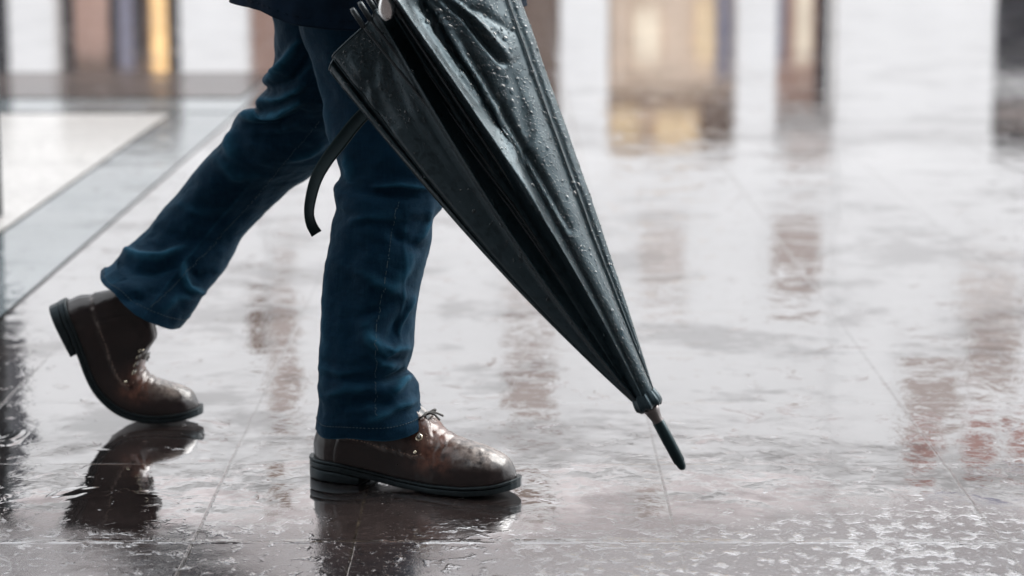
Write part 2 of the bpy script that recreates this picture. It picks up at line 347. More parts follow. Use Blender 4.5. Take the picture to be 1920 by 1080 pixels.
# ------------------------------------------------------------------ buildings across the square (seen mirrored in the wet paving)
YB = 55.0
def RF(px, py, Y=YB):
    e = PITCH + math.atan((py - 540) / FPX); z = Y * math.tan(e) - H
    f = Y * CP + (z + H) * SP
    return (px - 960) / FPX * f, z
def rect(px0, px1, py0, py1):
    c = [RF(px0, py0), RF(px1, py1)]; xm = [RF(px0, (py0+py1)/2)[0], RF(px1, (py0+py1)/2)[0]]
    return xm[0], xm[1], max(0.0, c[0][1]), c[1][1]
def building(label, px0, px1, zt, pillars, backs, panels, wins, roof=True):
    x0, x1 = RF(px0, 500)[0], RF(px1, 500)[0]
    b = empty('arcade_building', ((x0+x1)/2, YB, 0), label, 'building')
    zs = 5.35
    MB().box(x0, x1, YB, YB+12, zs, zt).build('wall', M['white_wall'], b, False)
    for p0, p1 in pillars:
        a, c, _, _ = rect(p0, p1, -100, 280)
        q = MB().box(a, c, YB-0.15, YB+0.9, 0.35, zs-0.3).box(a-0.08, c+0.08, YB-0.25, YB+0.95, 0, 0.35).box(a-0.06, c+0.06, YB-0.22, YB+0.95, zs-0.3, zs-0.003)
        q.build('pillar', M['white_wall'], b, False)
    for p0, p1, mt in backs:
        a, c, _, _ = rect(p0, p1, -100, 280)
        MB().box(a, c, YB+0.9, YB+1.1, 0, zs-0.003).build('shop_front', M[mt], b, False)
    for p0, p1, q0, q1, mt in panels:
        a, c, z0, z1 = rect(p0, p1, q0, q1)
        MB().box(a, c, YB+0.72, YB+0.89, z0, z1).build('shop_window', M[mt], b, False)
    for p0, p1, q0, q1, mt in wins:
        a, c, z0, z1 = rect(p0, p1, q0, q1)
        wf = MB().box(a-0.1, a, YB-0.06, YB-0.003, z0, z1).box(c, c+0.1, YB-0.06, YB-0.003, z0, z1).box(a-0.12, c+0.12, YB-0.1, YB-0.003, z0-0.12, z0).box(a-0.1, c+0.1, YB-0.06, YB-0.003, z1, z1+0.1).build('window', M['white_wall'], b, False)
        MB().box(a, c, YB-0.03, YB-0.004, z0, z1).build('pane', M[mt], wf, False)
    MB().box(x0, x1, YB-0.35, YB-0.003, zt-0.5, zt-0.15).build('cornice', M['white_wall'], b, False)
    if roof:
        MB().add([(x0,YB+0.1,zt),(x1,YB+0.1,zt),(x1,YB+12,zt),(x0,YB+12,zt),(x0,YB+1.6,zt+6),(x1,YB+1.6,zt+6),(x1,YB+10,zt+6),(x0,YB+10,zt+6)],
                 [(0,1,5,4),(1,2,6,5),(2,3,7,6),(3,0,4,7),(4,5,6,7)]).build('roof', M['roof'], b, False)
    return b
building('white arcaded building mirrored at left, with dark shop front and lit yellow lamp', -900, 500, 13.6,
    [(-260,-170),(20,105),(340,465),(-560,-480)],
    [(-900,-480,'dark'),(-480,-200,'dark'),(-170,20,'dark'),(105,340,'brownw'),(465,500,'pink')],
    [(-150,10,-60,120,'dark'),(128,192,-60,108,'pink'),(112,126,-60,150,'dark'),(196,208,-60,140,'dark'),(212,240,-60,140,'violet'),(246,262,-60,120,'dark'),(275,303,-40,155,'lamp'),(306,338,-60,180,'dark')],
    [(0,48,600,960,'dark'),(470,498,560,660,'brownw'),(-200,-100,470,640,'dark')])
building('long white building mirrored at centre, with tan lit shop fronts and dark upper windows', 502, 1562, 13.2,
    [(540,700),(860,950),(1050,1140),(1382,1455)],
    [(502,860,'pink'),(950,1050,'brownw'),(1140,1382,'cream'),(1455,1562,'pink')],
    [(985,1048,-60,140,'brownw'),(1150,1185,-80,150,'cream'),(1190,1240,20,120,'shop'),(1310,1345,5,120,'shop2'),(1348,1378,-60,150,'violet'),(1142,1380,180,206,'brownw'),(1150,1200,215,268,'shop2'),(1235,1310,222,276,'shop2'),(1320,1375,210,270,'brownw'),(1458,1480,-60,120,'violet'),(1500,1530,-60,120,'shop'),(1540,1560,-60,200,'dark'),(1457,1561,208,258,'white_wall')],
    [(515,555,465,500,'pane_brown'),(510,553,560,665,'pane_brown'),(508,560,690,795,'pane_brown'),(505,545,880,968,'brownw'),
     (947,1030,505,560,'pane_pink'),(947,1033,608,652,'pane_brown'),(947,1040,692,788,'pane_brown'),
     (1200,1280,425,530,'pane_pink'),(1205,1290,560,585,'pane_pink'),(1448,1535,415,560,'pane_brown'),(1470,1555,262,304,'pane_brown'),(1190,1252,925,975,'pane_brown'),(960,1025,928,975,'brownw')])
building('white building mirrored at right, a broad blank wall with red blinds in its upper windows', 1564, 2700, 13.6,
    [(1566,1862),(2100,2200)],
    [(1862,2100,'dark'),(2200,2700,'dark')],
    [(1880,2090,-60,120,'dark'),(1870,2090,150,180,'white_wall'),(1880,1990,-30,0,'cream'),(1900,2090,40,52,'cream'),(1866,2090,85,96,'white_wall'),(1880,2090,205,240,'pane_brown')],
    [(1800,1905,505,590,'pane_pink'),(1930,2040,505,640,'pane_brown'),(1690,1800,690,790,'pane_brown'),(1815,1910,610,720,'pane_brown'),
     (1705,1760,805,872,'redw'),(1803,1865,805,872,'redw'),(1895,1950,805,872,'redw'),(1705,1925,965,1005,'violet')])
# unseen dark building behind the camera, added to darken camera-facing sides
bb = empty('brick_light_blocker', (0, -11, 0), 'unseen dark brick building with flat roof, added behind the camera to block sky light', 'building')
MB().box(-45, 45, -24, -11, 0, 21).build('wall', M['brick'], bb, False)
MB().box(-45.2, 45.2, -10.997, -10.6, 20.4, 21.2).build('cornice', M['brick'], bb, False)
for i in range(12):
    for k in range(4):
        wx = -42 + i * 7.4; wz = 2 + k * 4.2
        MB().box(wx, wx+2, -11.05, -10.997, wz, wz+2.4).build('window', M['dark'], bb, False)
# slim post at the left edge
po = empty('metal_post', (-1.312, 6.05, 0), 'slim dark steel post standing on the pale slab at the left edge', 'post')
MB().tube([(-1.312,6.05,0.0),(-1.312,6.05,0.95),(-1.312,6.05,1.0)], [0.026,0.026,0.022], 24).build('pole', M['steel'], po)
MB().tube([(-1.312,6.05,1.0),(-1.312,6.05,1.012),(-1.312,6.05,1.03)], [0.032,0.032,0.008], 24).build('cap', M['steel'], po)

# ------------------------------------------------------------------ the person
PR = (-0.21, 3.45, 0)
person = empty('person', PR, 'person in dark blue jeans, navy coat and brown lace-up boots striding to the right', 'person')

def leg(stations, nrow, ncol, strokes, noise_amp, hem_turn=True):
    S = catmull([list(a) for a in stations], nrow)
    ths = np.linspace(0, 2 * PI, ncol, endpoint=False); V = []
    for lx, ly, rx, ry, Y, b in S:
        A, B = P(lx, ly, Y), P(rx, ry, Y); c = (A + B) / 2; h = (B - A) / 2
        ct = np.cos(ths); st = np.sin(ths)
        ctt = np.sign(ct) * np.abs(ct) ** 0.92; stt = np.sign(st) * np.abs(st) ** 0.92
        V.append(c + ctt[:, None] * h + stt[:, None] * np.array([0, b, 0]))
    V = np.concatenate(V); F = grid_faces(nrow, ncol); Nn = normals(V, F)
    cen = np.repeat(V.reshape(nrow, ncol, 3).mean(1), ncol, 0)
    if ((V - cen) * Nn).sum(1).mean() < 0: Nn = -Nn; F = [tuple(reversed(f)) for f in F]
    near = np.clip(-Nn[:, 1] * 2 + 0.25, 0, 1); PX = proj(V)
    d = stroke_disp(PX, strokes) * near * 1.35; fade = np.clip(d / .0095, 0, 1) ** 1.6
    row = np.repeat(np.arange(nrow), ncol) / nrow
    d += noise_amp * (fbm(V * np.array([1, 1, 1.6]), 14, 3, 3.1) * 0.9 + fbm(V, 45, 2, 9.7) * 0.25) * (0.25 + 0.75 * near)
    # far side folds
    d += (1 - near) * 0.003 * fbm(V, 10, 2, 5)
    V = V + Nn * d[:, None]
    G = V.reshape(nrow, ncol, 3); ph = noise_amp * 900
    for i in range(nrow - 34, nrow):               # the hem hangs unevenly
        k = (i - (nrow - 34)) / 34; ax = G[i].mean(0) - G[i-1].mean(0); ax /= np.linalg.norm(ax); cc = G[i].mean(0)
        G[i] += (ax[None, :] * (.0035 * np.sin(2 * ths + ph) + .002 * np.sin(5 * ths + 2 * ph))[:, None] + (G[i] - cc) * (.035 * np.sin(3 * ths + ph) + .022 * np.sin(7 * ths))[:, None]) * k ** 1.5
    V = G.reshape(-1, 3)
    if hem_turn:                                   # thickness at the hem and the inside of the leg
        G = V.reshape(nrow, ncol, 3); last = G[-1]; c = last.mean(0)
        ax = (G[-1].mean(0) - G[-6].mean(0)); ax /= np.linalg.norm(ax)
        r1 = c + (last - c) * 0.985 + ax * 0.0012; r2 = c + (last - c) * 0.965; r3 = c + (last - c) * 0.88 - ax * 0.03
        V = np.concatenate([V, r1, r2, r3]); m = nrow + 3
        F2 = grid_faces(m, ncol)
        if F[0] != F2[0]: F2 = [tuple(reversed(f)) for f in F2]
        F = F2
    fade = np.concatenate([fade, np.zeros(len(V) - len(fade))])
    return V, F, fade
FRONT = [(545,-90,870,-90,3.47,.15),(550,-30,880,-30,3.465,.145),(562,50,890,50,3.455,.13),(588,115,892,115,3.445,.12),(606,180,885,185,3.43,.11),(617,250,868,262,3.41,.10),
 (640,315,850,330,3.40,.095),(638,334,842,352,3.40,.093),(628,350,834,372,3.395,.092),(629,372,828,388,3.39,.09),(632,392,814,404,3.39,.088),(622,418,811,424,3.385,.087),(618,445,808,448,3.38,.086),
 (612,500,799,496,3.375,.085),(606,550,788,544,3.37,.084),(603,600,781,590,3.365,.083),(601,645,779,635,3.36,.082),(599,672,773,664,3.36,.08),(598,692,764,690,3.36,.078),(598,706,774,704,3.355,.079),(597,724,785,720,3.355,.08),(597,744,787,741,3.352,.08),
 (597,764,787,756,3.352,.078),(596,784,795,772,3.352,.078),(595,808,802,792,3.352,.078)]
FS = [([(682,615),(700,650),(738,690)],14,.0075),([(735,738),(752,720),(772,702)],8,.009),([(722,712),(752,700),(775,696)],7,-.007),
 ([(648,292),(654,318),(656,342)],9,.006),([(785,450),(795,425),(806,398)],6,.005),([(752,625),(762,590),(776,556)],4,.0045),([(722,648),(742,625),(758,590)],13,-.007),
 ([(700,350),(750,346),(800,352)],5,.004),([(640,352),(700,362),(770,368)],8,-.003),([(735,430),(745,445),(790,470)],10,-.004),([(770,470),(758,510),(735,540)],12,.005),
 ([(660,430),(650,560),(655,680)],26,-.006),([(612,470),(607,600),(605,740)],10,.004),([(640,770),(690,745),(750,770)],12,-.005),([(690,790),(730,770),(780,750)],9,.006),([(610,745),(650,730),(700,735)],9,.004),
 ([(705,640),(735,655),(768,650)],8,.005),([(690,650),(720,672),(750,672)],6,-.005),([(560,60),(590,130),(612,215),(620,270)],9,.004),
 ([(650,420),(690,405),(760,408)],9,.0035),([(640,500),(690,520),(770,560)],12,.0035),([(660,600),(700,585),(740,560)],9,-.003),([(605,690),(640,700),(690,690)],8,.0035),([(760,395),(752,640),(706,690)],3,.0012)]
REAR = [(505,-90,720,-90,3.56,0.13),(508,-20,715,-20,3.565,0.125),(514,45,705,60,3.575,0.12),(516,90,695,120,3.59,0.115),(512,120,686,155,3.6,0.11),(497,146,676,185,3.62,0.108),(503,164,670,202,3.63,0.105),(484,187,664,226,3.65,0.1),(479,204,656,246,3.665,0.1),(458,208,645,268,3.675,0.098),(443,222,634,290,3.69,0.096),(434,244,618,305,3.7,0.094),(412,270,598,320,3.72,0.09),(385,300,572,338,3.74,0.086),(355,334,536,362,3.76,0.083),(326,369,502,393,3.775,0.08),(300,400,472,424,3.775,0.078),(275,430,452,450,3.77,0.077),(250,458,438,478,3.755,0.076),(232,474,424,504,3.74,0.075),(221,486,406,528,3.73,0.074),(212,496,388,548,3.715,0.073),(206,504,372,572,3.7,0.072),(196,508,356,594,3.69,0.071),(189,514,338,616,3.68,0.07)]
RS = [([(452,216),(480,222),(520,214),(560,190)],7,.012),([(470,236),(520,236),(565,215)],9,-.009),([(499,150),(530,125),(560,78)],8,.010),([(515,160),(545,150),(580,105)],8,-.009),([(485,190),(520,186),(570,160)],7,.007),
 ([(232,470),(262,482),(300,482),(345,462)],8,.009),([(250,506),(290,508),(340,492)],10,-.007),([(345,488),(345,520),(352,542),(380,548)],7,.008),([(360,510),(372,520),(392,512)],9,-.007),
 ([(438,240),(432,270),(440,300)],13,.006),([(470,260),(520,262),(580,250)],10,-.006),([(240,478),(236,470),(262,436)],8,.004),([(400,290),(440,330),(500,330)],10,.004),([(330,380),(380,400),(430,392)],10,.003),
 ([(480,330),(420,400),(340,500),(270,590)],3,.0016),([(300,430),(350,450),(420,450)],12,-.003),([(540,300),(580,290),(612,270)],7,.005),([(228,560),(270,560),(300,540)],9,-.004),([(360,560),(330,560),(300,590)],8,.004)]
V1, F1, fd1 = leg(FRONT, 300, 200, FS, 0.0042)
V2, F2, fd2 = leg(REAR, 300, 180, RS, 0.0048)
jb = MB(); jb.add(V1, F1); jb.add(V2, F2)
jeans = jb.build('jeans', M['denim'], person)
fa_ = jeans.data.attributes.new('fade', 'FLOAT', 'POINT'); fa_.data.foreach_set('value', np.concatenate([fd1, fd2]).astype(np.float32))
# stitching along hems and side seams
st = MB()
def on_leg(V, px, py, lift=0.0007):
    PXV = on_leg.cache.get(id(V))
    if PXV is None:
        PXV = proj(V); on_leg.cache[id(V)] = PXV
    d = np.linalg.norm(PXV - np.array([px, py]), axis=1); idx = np.where(d < 3.5)[0]
    if not len(idx): return None
    i = idx[np.argmin(V[idx, 1])]; return V[i] + np.array([0, -lift, 0.0])
on_leg.cache = {}
def stitch_px(V, pts, step=5, gap=0.35, r=0.00034):
    pts = np.asarray(pts, float); seg = np.linalg.norm(np.diff(pts, axis=0), axis=1); L = seg.sum(); s = np.concatenate([[0], np.cumsum(seg)])
    t = 0
    while t < L:
        q = []
        for tt in (t, min(L, t + step * (1 - gap))):
            q.append(on_leg(V, np.interp(tt, s, pts[:, 0]), np.interp(tt, s, pts[:, 1])))
        if q[0] is not None and q[1] is not None and np.linalg.norm(q[0] - q[1]) < 0.02: st.tube([q[0], q[1]], r, 5)
        t += step
def stitch_row(V, row, ncol, cen_shift=0.0006, r=0.00055):
    G = V.reshape(-1, ncol, 3); ring = G[row]; c = ring.mean(0)
    pts = [ring[k] + (ring[k] - c) / np.linalg.norm(ring[k] - c) * cen_shift for k in range(ncol)]
    for k in range(0, ncol, 2):
        a = pts[k]; b = pts[(k + 1) % ncol]; st.tube([a, a * 0.4 + b * 0.6 + (b - a) * 0.25], r, 5)
stitch_row(V1, 300 - 13, 200); st.build('hem_stitching', M['thread'], jeans); st = MB()
stitch_row(V2, 300 - 12, 180); st.build('hem_stitching', M['thread'], jeans); st = MB()
stitch_px(V1, [(748,375),(735,450),(722,530),(706,620),(705,700),(706,780)], 6); st.build('side_stitching', M['thread'], jeans); st = MB()
stitch_px(V2, [(600,230),(540,300),(480,375),(410,450),(340,520),(285,575)], 6)
st.build('side_stitching', M['thread'], jeans)

# coat
def tube_stations(rows, nrow, ncol, amp, seed):
    S = catmull(rows, nrow); th = np.linspace(0, 2*PI, ncol, endpoint=False); V = []
    for cx, cy, cz, ax_, ay_, rot in S:
        x = np.cos(th) * ax_; y = np.sin(th) * ay_
        V.append(np.stack([cx + x*math.cos(rot) - y*math.sin(rot), cy + x*math.sin(rot) + y*math.cos(rot), cz + 0*th], 1))
    V = np.concatenate(V); F = grid_faces(nrow, ncol); Nn = normals(V, F)
    V = V + Nn * (amp * fbm(V * np.array([1, 1, 0.35]), 16, 3, seed))[:, None]
    return V, F
A0 = P(441, 8, 3.46); B0 = P(984, 24, 3.46); hx = (A0[0] + B0[0]) / 2; hw = (B0[0] - A0[0]) / 2; hz = (A0[2] + B0[2]) / 2
HY = 3.44; ROT = R(-14)
rows = [(hx, HY, hz, hw, .165, 0), (hx-.004, HY, hz+.06, hw-.006, .165, 0), (hx-.012, HY, hz+.16, hw-.03, .165, R(-6)), (hx-.01, HY, hz+.30, hw-.05, .17, ROT), (hx+.0, HY, hz+.45, .148, .19, ROT),
        (hx+.02, HY, hz+.60, .145, .205, ROT), (hx+.03, HY, hz+.72, .125, .22, ROT), (hx+.035, HY, hz+.80, .085, .15, ROT), (hx+.04, HY, hz+.85, .065, .075, ROT), (hx+.045, HY, hz+.89, .062, .068, ROT)]
CV, CF = tube_stations(rows, 140, 160, 0.007, 2.2)
# hem: lower and flaring at the back corner, folded under
G = CV.reshape(140, 160, 3); th = np.linspace(0, 2*PI, 160, endpoint=False)
for i in range(26):
    k = 1 - i / 26
    G[i, :, 2] += k * (-0.016 * np.clip(-np.sin(th), 0, 1) + 0.004 * np.sin(5 * th + 1) + 0.020 * np.clip(-np.cos(th) - .55, 0, 1) * 2)
    G[i, :, 0] += k * 0.004 * np.sin(9 * th)
inner = [G[0] * 1.0]; c = G[0].mean(0)
I1 = c + (G[0] - c) * 0.985 - np.array([0, 0, .001]); I2 = c + (G[0] - c) * 0.97; I3 = c + (G[0] - c) * 0.95 + np.array([0, 0, .10])
allV = np.concatenate([I3, I2, I1, G.reshape(-1, 3)])
coat = make('coat', allV, grid_faces(143, 160), M['jacket'], person)
ct = MB(); ring = G[4]; c = ring.mean(0)
for k in range(0, 160, 2):
    a = ring[k] + (ring[k]-c)*0.004; b = ring[(k+1) % 160] + (ring[(k+1) % 160]-c)*0.004; ct.tube([a, b], 0.0005, 5)
ct.build('hem_stitching', M['jacket'], coat)

def skin(name, verts, edges, radii, mat, parent, sub=2, root=0):
    me = bpy.data.meshes.new(name); o = bpy.data.objects.new(name, me); col.objects.link(o)
    off = np.array(origin(parent))
    me.from_pydata([tuple(np.array(v) - off) for v in verts], edges, []); me.update()
    md = o.modifiers.new('s', 'SKIN'); s2 = o.modifiers.new('u', 'SUBSURF'); s2.levels = sub; s2.render_levels = sub
    for i, r in enumerate(radii):
        me.skin_vertices[0].data[i].radius = (r, r) if not hasattr(r, '__len__') else r
        me.skin_vertices[0].data[i].use_root = (i == root)
    bpy.context.view_layer.update()
    dg = bpy.context.evaluated_depsgraph_get(); nm = bpy.data.meshes.new_from_object(o.evaluated_get(dg))
    o.modifiers.clear(); o.data = nm; nm.name = name
    nm.polygons.foreach_set('use_smooth', [True]*len(nm.polygons)); nm.materials.clear(); nm.materials.append(mat)
    o.parent = parent; return o
# umbrella axis (needed for the hand that grips it)
YU0, YU1 = 2.95, 3.06
ring_c = P(1215, 755, YU0); hem_c = P(801, -13, YU1); AX = hem_c - ring_c; LEN = np.linalg.norm(AX); AX /= LEN
DEPTHV = np.array([0, -1.0, 0]); DEPTHV -= AX * (DEPTHV @ AX); DEPTHV /= np.linalg.norm(DEPTHV); RT = np.cross(AX, DEPTHV)
if RT[0] < 0: RT = -RT
def U(a, u, v): return ring_c + AX * a + RT * u + DEPTHV * v
grip = U(LEN + 0.22, 0, 0)
fw = np.array([math.cos(R(18)), -math.sin(R(18)), 0]); rt = np.array([-math.sin(R(18)), -math.cos(R(18)), 0])
hipc = np.array([hx, HY, hz + .20]); neck = np.array([hx + .045, HY, hz + .88])
shR = neck + rt * .18 + np.array([0, 0, -.09]); shL = neck - rt * .18 + np.array([0, 0, -.09])
palm = grip - DEPTHV * 0.026 + RT * (-0.012)
elR = shR * .5 + palm * .5 + np.array([-.06, -.04, .02]); elL = shL + np.array([.06, .05, -.28]); waL = elL + np.array([.14, 0, -.18])
bv, be, br = [], [], []
def bvadd(p, r, prev=None):
    bv.append(tuple(p)); br.append(r)
    if prev is not None: be.append((prev, len(bv) - 1))
    return len(bv) - 1
pel = bvadd(hipc, .11); bel = bvadd(hipc + np.array([.01,0,.22]), .105, pel); ch = bvadd(neck + np.array([0,0,-.16]), .12, bel)
nk = bvadd(neck + np.array([.0,0,-.0]), .055, ch); nk2 = bvadd(neck + fw*.01 + np.array([0,0,.07]), .055, nk)
hd = bvadd(neck + fw*.03 + np.array([0,0,.14]), (.075, .09), nk2); hd2 = bvadd(neck + fw*.025 + np.array([0,0,.22]), (.078, .095), hd); hd3 = bvadd(neck + fw*.01 + np.array([0,0,.275]), .05, hd2)
no1 = bvadd(neck + fw*.125 + np.array([0,0,.155]), .012, hd)
for sgn in (1, -1): bvadd(neck + fw*.01 + rt*sgn*.088 + np.array([0,0,.165]), .014, hd)
def hand(w, d, side, curl_dir, k0, hold):
    """palm then five chains"""
    d = d / np.linalg.norm(d); up = np.cross(side, d); up /= np.linalg.norm(up)
    pm = bvadd(w + d * .055, .022, k0)
    for i, (o, ln) in enumerate(((-.030,.9),(-.010,1.0),(.010,.95),(.030,.75))):
        p = w + d * .085 + side * o; a = bvadd(p, .0095, pm)
        for seg, (l, ang) in enumerate(((.036, .5 if not hold else 1.1), (.026, 1.0 if not hold else 2.3), (.021, 1.4 if not hold else 3.2))):
            q = d * math.cos(ang) + curl_dir * math.sin(ang); p = p + q * l * ln; a = bvadd(p, .0085 - .0007 * seg, a)
    t = w + d * .03 + side * (-.034) + curl_dir * .012; a = bvadd(t, .0105, pm)
    t2 = t + (d * .6 - side * .35 + curl_dir * .7) * .032; a = bvadd(t2, .0095, a); bvadd(t2 + (d * .75 + curl_dir * .55) * .026, .0085, a)
s1 = bvadd(shR, .062, ch); e1 = bvadd(elR, .045, s1)
# right hand wraps the handle: forearm comes down, fingers close round the shaft
hdir = DEPTHV * 0.0 + np.cross(AX, RT * 1.0); hdir = RT / np.linalg.norm(RT)
wr = grip - hdir * .085 + DEPTHV * .030; w1 = bvadd(wr, .027, e1); hand(wr, hdir, AX, -DEPTHV, w1, True)
s3 = bvadd(shL, .062, ch); e3 = bvadd(elL, .045, s3); w3 = bvadd(waL, .027, e3); hand(waL, (waL - elL), rt * -1.0, -fw * 0.2 + np.array([0, 0, 0]) + np.array([.0, -.6, -.4]), w3, False)
# legs inside the trousers
def mid(st, i):
    a = st[i]; return (P(a[0], a[1], a[4]) + P(a[2], a[3], a[4])) / 2
k = bvadd(mid(FRONT, 1), .085, pel); k = bvadd(mid(FRONT, 5), .07, k); k = bvadd(mid(FRONT, 9), .056, k); k = bvadd(mid(FRONT, 15), .05, k); k = bvadd(mid(FRONT, 21), .036, k); bvadd(mid(FRONT, 24) + np.array([0, 0, 0.0]), .026, k)
k = pel
for ii, rr in ((1,.075),(4,.065),(8,.056),(11,.050),(13,.044),(15,.042),(17,.040),(19,.036),(21,.030),(23,.026)): k = bvadd(mid(REAR, ii), rr, k)
skin('body', bv, be, br, M['skin'], person, 2, pel)
for sh, el, wq in ((shR, elR, wr), (shL, elL, waL)):
    sv_ = [tuple(neck + np.array([0,0,-.13])), tuple(sh), tuple((sh+el)/2), tuple(el), tuple((el+wq)/2), tuple(wq*.93 + el*.07)]
    skin('sleeve', sv_, [(i, i+1) for i in range(5)], [.07, .078, .07, .062, .052, .044], M['jacket'], coat, 2, 0)
hc = neck + fw*.005 + np.array([0,0,.225])
hv, hf = [], []
for i in range(15):
    a = PI * 0.62 * i / 14
    for k in range(28):
        b = 2*PI*k/28; x = math.sin(a)*math.cos(b); y = math.sin(a)*math.sin(b); z = math.cos(a)
        back = 0.5 - 0.5 * x
        p = hc + fw*(x*.108) + rt*(y*.092) + np.array([0,0, z*(.095 + (.03*back if z < 0 else 0))]) ; p = p + np.array([0, 0, -.05*back*max(0, -z+.2)])
        if x > .25 and z < .35: p = p - fw * .03
        hv.append(p + (p - hc) * .04 * mnoise.noise(Vector(p * 40)))
make('hair', hv, grid_faces(15, 28) , M['hair'], person)

# ------------------------------------------------------------------ boots
LB = 0.325
def smooth_table(xs, ys, sig=.006):
    q = np.linspace(-.03, .36, 1200); y = np.interp(q, xs, ys); k = np.exp(-.5 * (np.arange(-60, 61) * (q[1]-q[0]) / sig) ** 2); k /= k.sum()
    ysm = np.convolve(np.pad(y, 60, 'edge'), k, 'valid')
    e = sstep(0, .02, q) * sstep(0, .02, .325 - q)
    return lambda x: np.interp(x, q, y * (1 - e) + ysm * e)
wprof = smooth_table([0,.004,.012,.03,.06,.10,.14,.18,.215,.25,.275,.295,.31,.319,.3235,.325], [0,.013,.023,.0325,.036,.034,.0345,.041,.0475,.0490,.0465,.040,.030,.0195,.0095,0])
ztop = smooth_table([0,.06,.10,.15,.20,.26,.30,.325], [.0315,.0300,.0245,.0175,.0150,.0162,.0205,.0265])
htop = smooth_table([0,.012,.05,.10,.135,.155,.175,.19,.205,.225,.25,.275,.295,.31,.318], [.126,.138,.146,.146,.137,.120,.106,.095,.087,.0770,.0700,.0642,.0570,.0480,.038])
wup = smooth_table([.0065,.01,.018,.03,.06,.10,.14,.18,.215,.25,.275,.295,.309,.316,.319], [.0005,.012,.021,.028,.0315,.030,.031,.036,.0420,.0435,.0405,.034,.0235,.0125,.0005], .004)
def bend(V, th0, xb=.268, ln=.155):
    V = np.asarray(V, float)
    if th0 == 0: return V
    xs = np.linspace(xb, -0.05, 400); th = th0 * sstep(0, ln, xb - xs)
    dx = xs[0] - xs[1]; cx = xb - np.concatenate([[0], np.cumsum(np.cos(th[:-1]) * dx)]); cz = np.concatenate([[0], np.cumsum(np.sin(th[:-1]) * dx)])
    x = V[:, 0]; o = V.copy(); m = x < xb; xx = x[m]
    T = np.interp(xx, xs[::-1], th[::-1]); X = np.interp(xx, xs[::-1], cx[::-1]); Z = np.interp(xx, xs[::-1], cz[::-1])
    o[m, 0] = X + (V[m, 2] - .034) * np.sin(T); o[m, 2] = Z + .034 + (V[m, 2] - .034) * np.cos(T); return o
def boot(loc, yaw, theta, pitch, side, wearpos, label):
    root = bpy.data.objects.new('boot', None); col.objects.link(root); root.parent = person; root.location = Vector(loc) - person.location
    if label: root['label'] = label
    cy, sy = math.cos(yaw), math.sin(yaw)
    def W(V):
        V = bend(V, theta) * (0.93 if theta else 1.0); x = V[:, 0] - .255; z = V[:, 2]
        x2 = x * math.cos(pitch) + z * math.sin(pitch) + .255; z2 = -x * math.sin(pitch) + z * math.cos(pitch)
        y = V[:, 1]; return np.stack([loc[0] + x2 * cy + y * sy, loc[1] - x2 * sy + y * cy, loc[2] + z2], 1)
    # upper
    tx = np.linspace(0, 1, 190); X = .0065 + (LB - .0125) * (0.5 - 0.5 * np.cos(PI * tx)); nc = 90; Vl = []
    for x in X:
        w_ = max(1e-4, (wprof(x) - 0.0055) if x > .02 else wprof(x) - .0045 * 1.0); w_ = max(w_, .0008)
        # plan outline of upper follows the sole inset
        e = min(1, (x - .0065) / .03); e2 = min(1, (LB - .006 - x) / .035)
        w_ = wup(x)*(1 + .05 * math.exp(-((x - .30) / .015) ** 2))
        zb = ztop(x) - .003; hh = htop(x); 
        tipf = sstep(0, .016, LB - .006 - x); heelf = 1.0
        hh = zb + (hh - zb) * (0.35 + .65 * math.sqrt(float(tipf)))
        t = np.linspace(0, PI, nc); c = np.cos(t); s = np.sin(t)
        shaft = 1 - sstep(.10, .20, x)                       # straighter sides round the ankle
        pz = 0.62 * shaft + 0.80 * (1 - shaft); py = 0.55 * shaft + 0.95 * (1 - shaft)
        y = np.sign(c) * np.abs(c) ** py * w_; z = zb + (hh - zb) * s ** pz
        bul = np.exp(-((z - zb - .012) / .02) ** 2) * .0025 * np.sign(c) * np.minimum(1, np.abs(c) * 2) * min(e, e2)
        taper = 1 - 0.22 * shaft * np.clip((z - .05) / .07, 0, 1)
        xx = x + np.clip(z - .035, 0, .1) * 0.22 * (1 - sstep(0, .06, x)) - .004 * np.exp(-((z - .055) / .015) ** 2) * (1 - sstep(0, .05, x))
        Vl.append(np.stack([xx, y * taper + bul, z], 1))
    V = np.concatenate(Vl); F = grid_faces(190, nc, False); Nn = normals(V, F)
    cen = np.stack([V[:, 0], 0 * V[:, 0], 0 * V[:, 0] + .04], 1)
    if ((V - cen) * Nn).sum(1).mean() < 0: Nn = -Nn; F = [tuple(reversed(f)) for f in F]
    x, z, ya = V[:, 0], V[:, 2], np.abs(V[:, 1])
    # quarter laid over the vamp: raised panel with a rounded front corner, laces over the tongue
    x = x - .016; zl = np.interp(x, [0, .06, .11, .16, .178], [.075, .064, .058, .050, .050])
    xf = np.interp(z, [.045, .05, .056, .066, .08, .095, .11], [.168, .178, .184, .188, .184, .174, .163])
    q = sstep(-.0009, .0009, z - zl) * sstep(-.0009, .0009, xf - x)
    gap = sstep(.0075, .0095, ya + 1.2 * np.clip(.15 - x, 0, 1)*0)              # open over the tongue
    x = x + .016; d = .0042 * q * gap
    d += -.0016 * np.exp(-((x - .055 - .25 * (z - .06)) / .0016) ** 2) * (z < .115) * .6                  # back counter seam
    # walking creases across the vamp
    for cxp, sl, am, sg in ((.199, .10, -.0010, .0026), (.211, .22, -.0009, .0020), (.224, .30, -.0012, .0024), (.238, .12, -.0007, .0020), (.217, -.3, -.0005, .002)):
        d += am * (1.0 if theta == 0 else 1.3) * np.exp(-((x - cxp + sl * (ya - .02) - .002 * np.sin(z * 300)) / sg) ** 2) * sstep(.035, .06, z)
    d += .0007 * fbm(V, 30, 3, side * 3.3) * sstep(.03, .045, z) + .0003 * fbm(V, 110, 2, side)
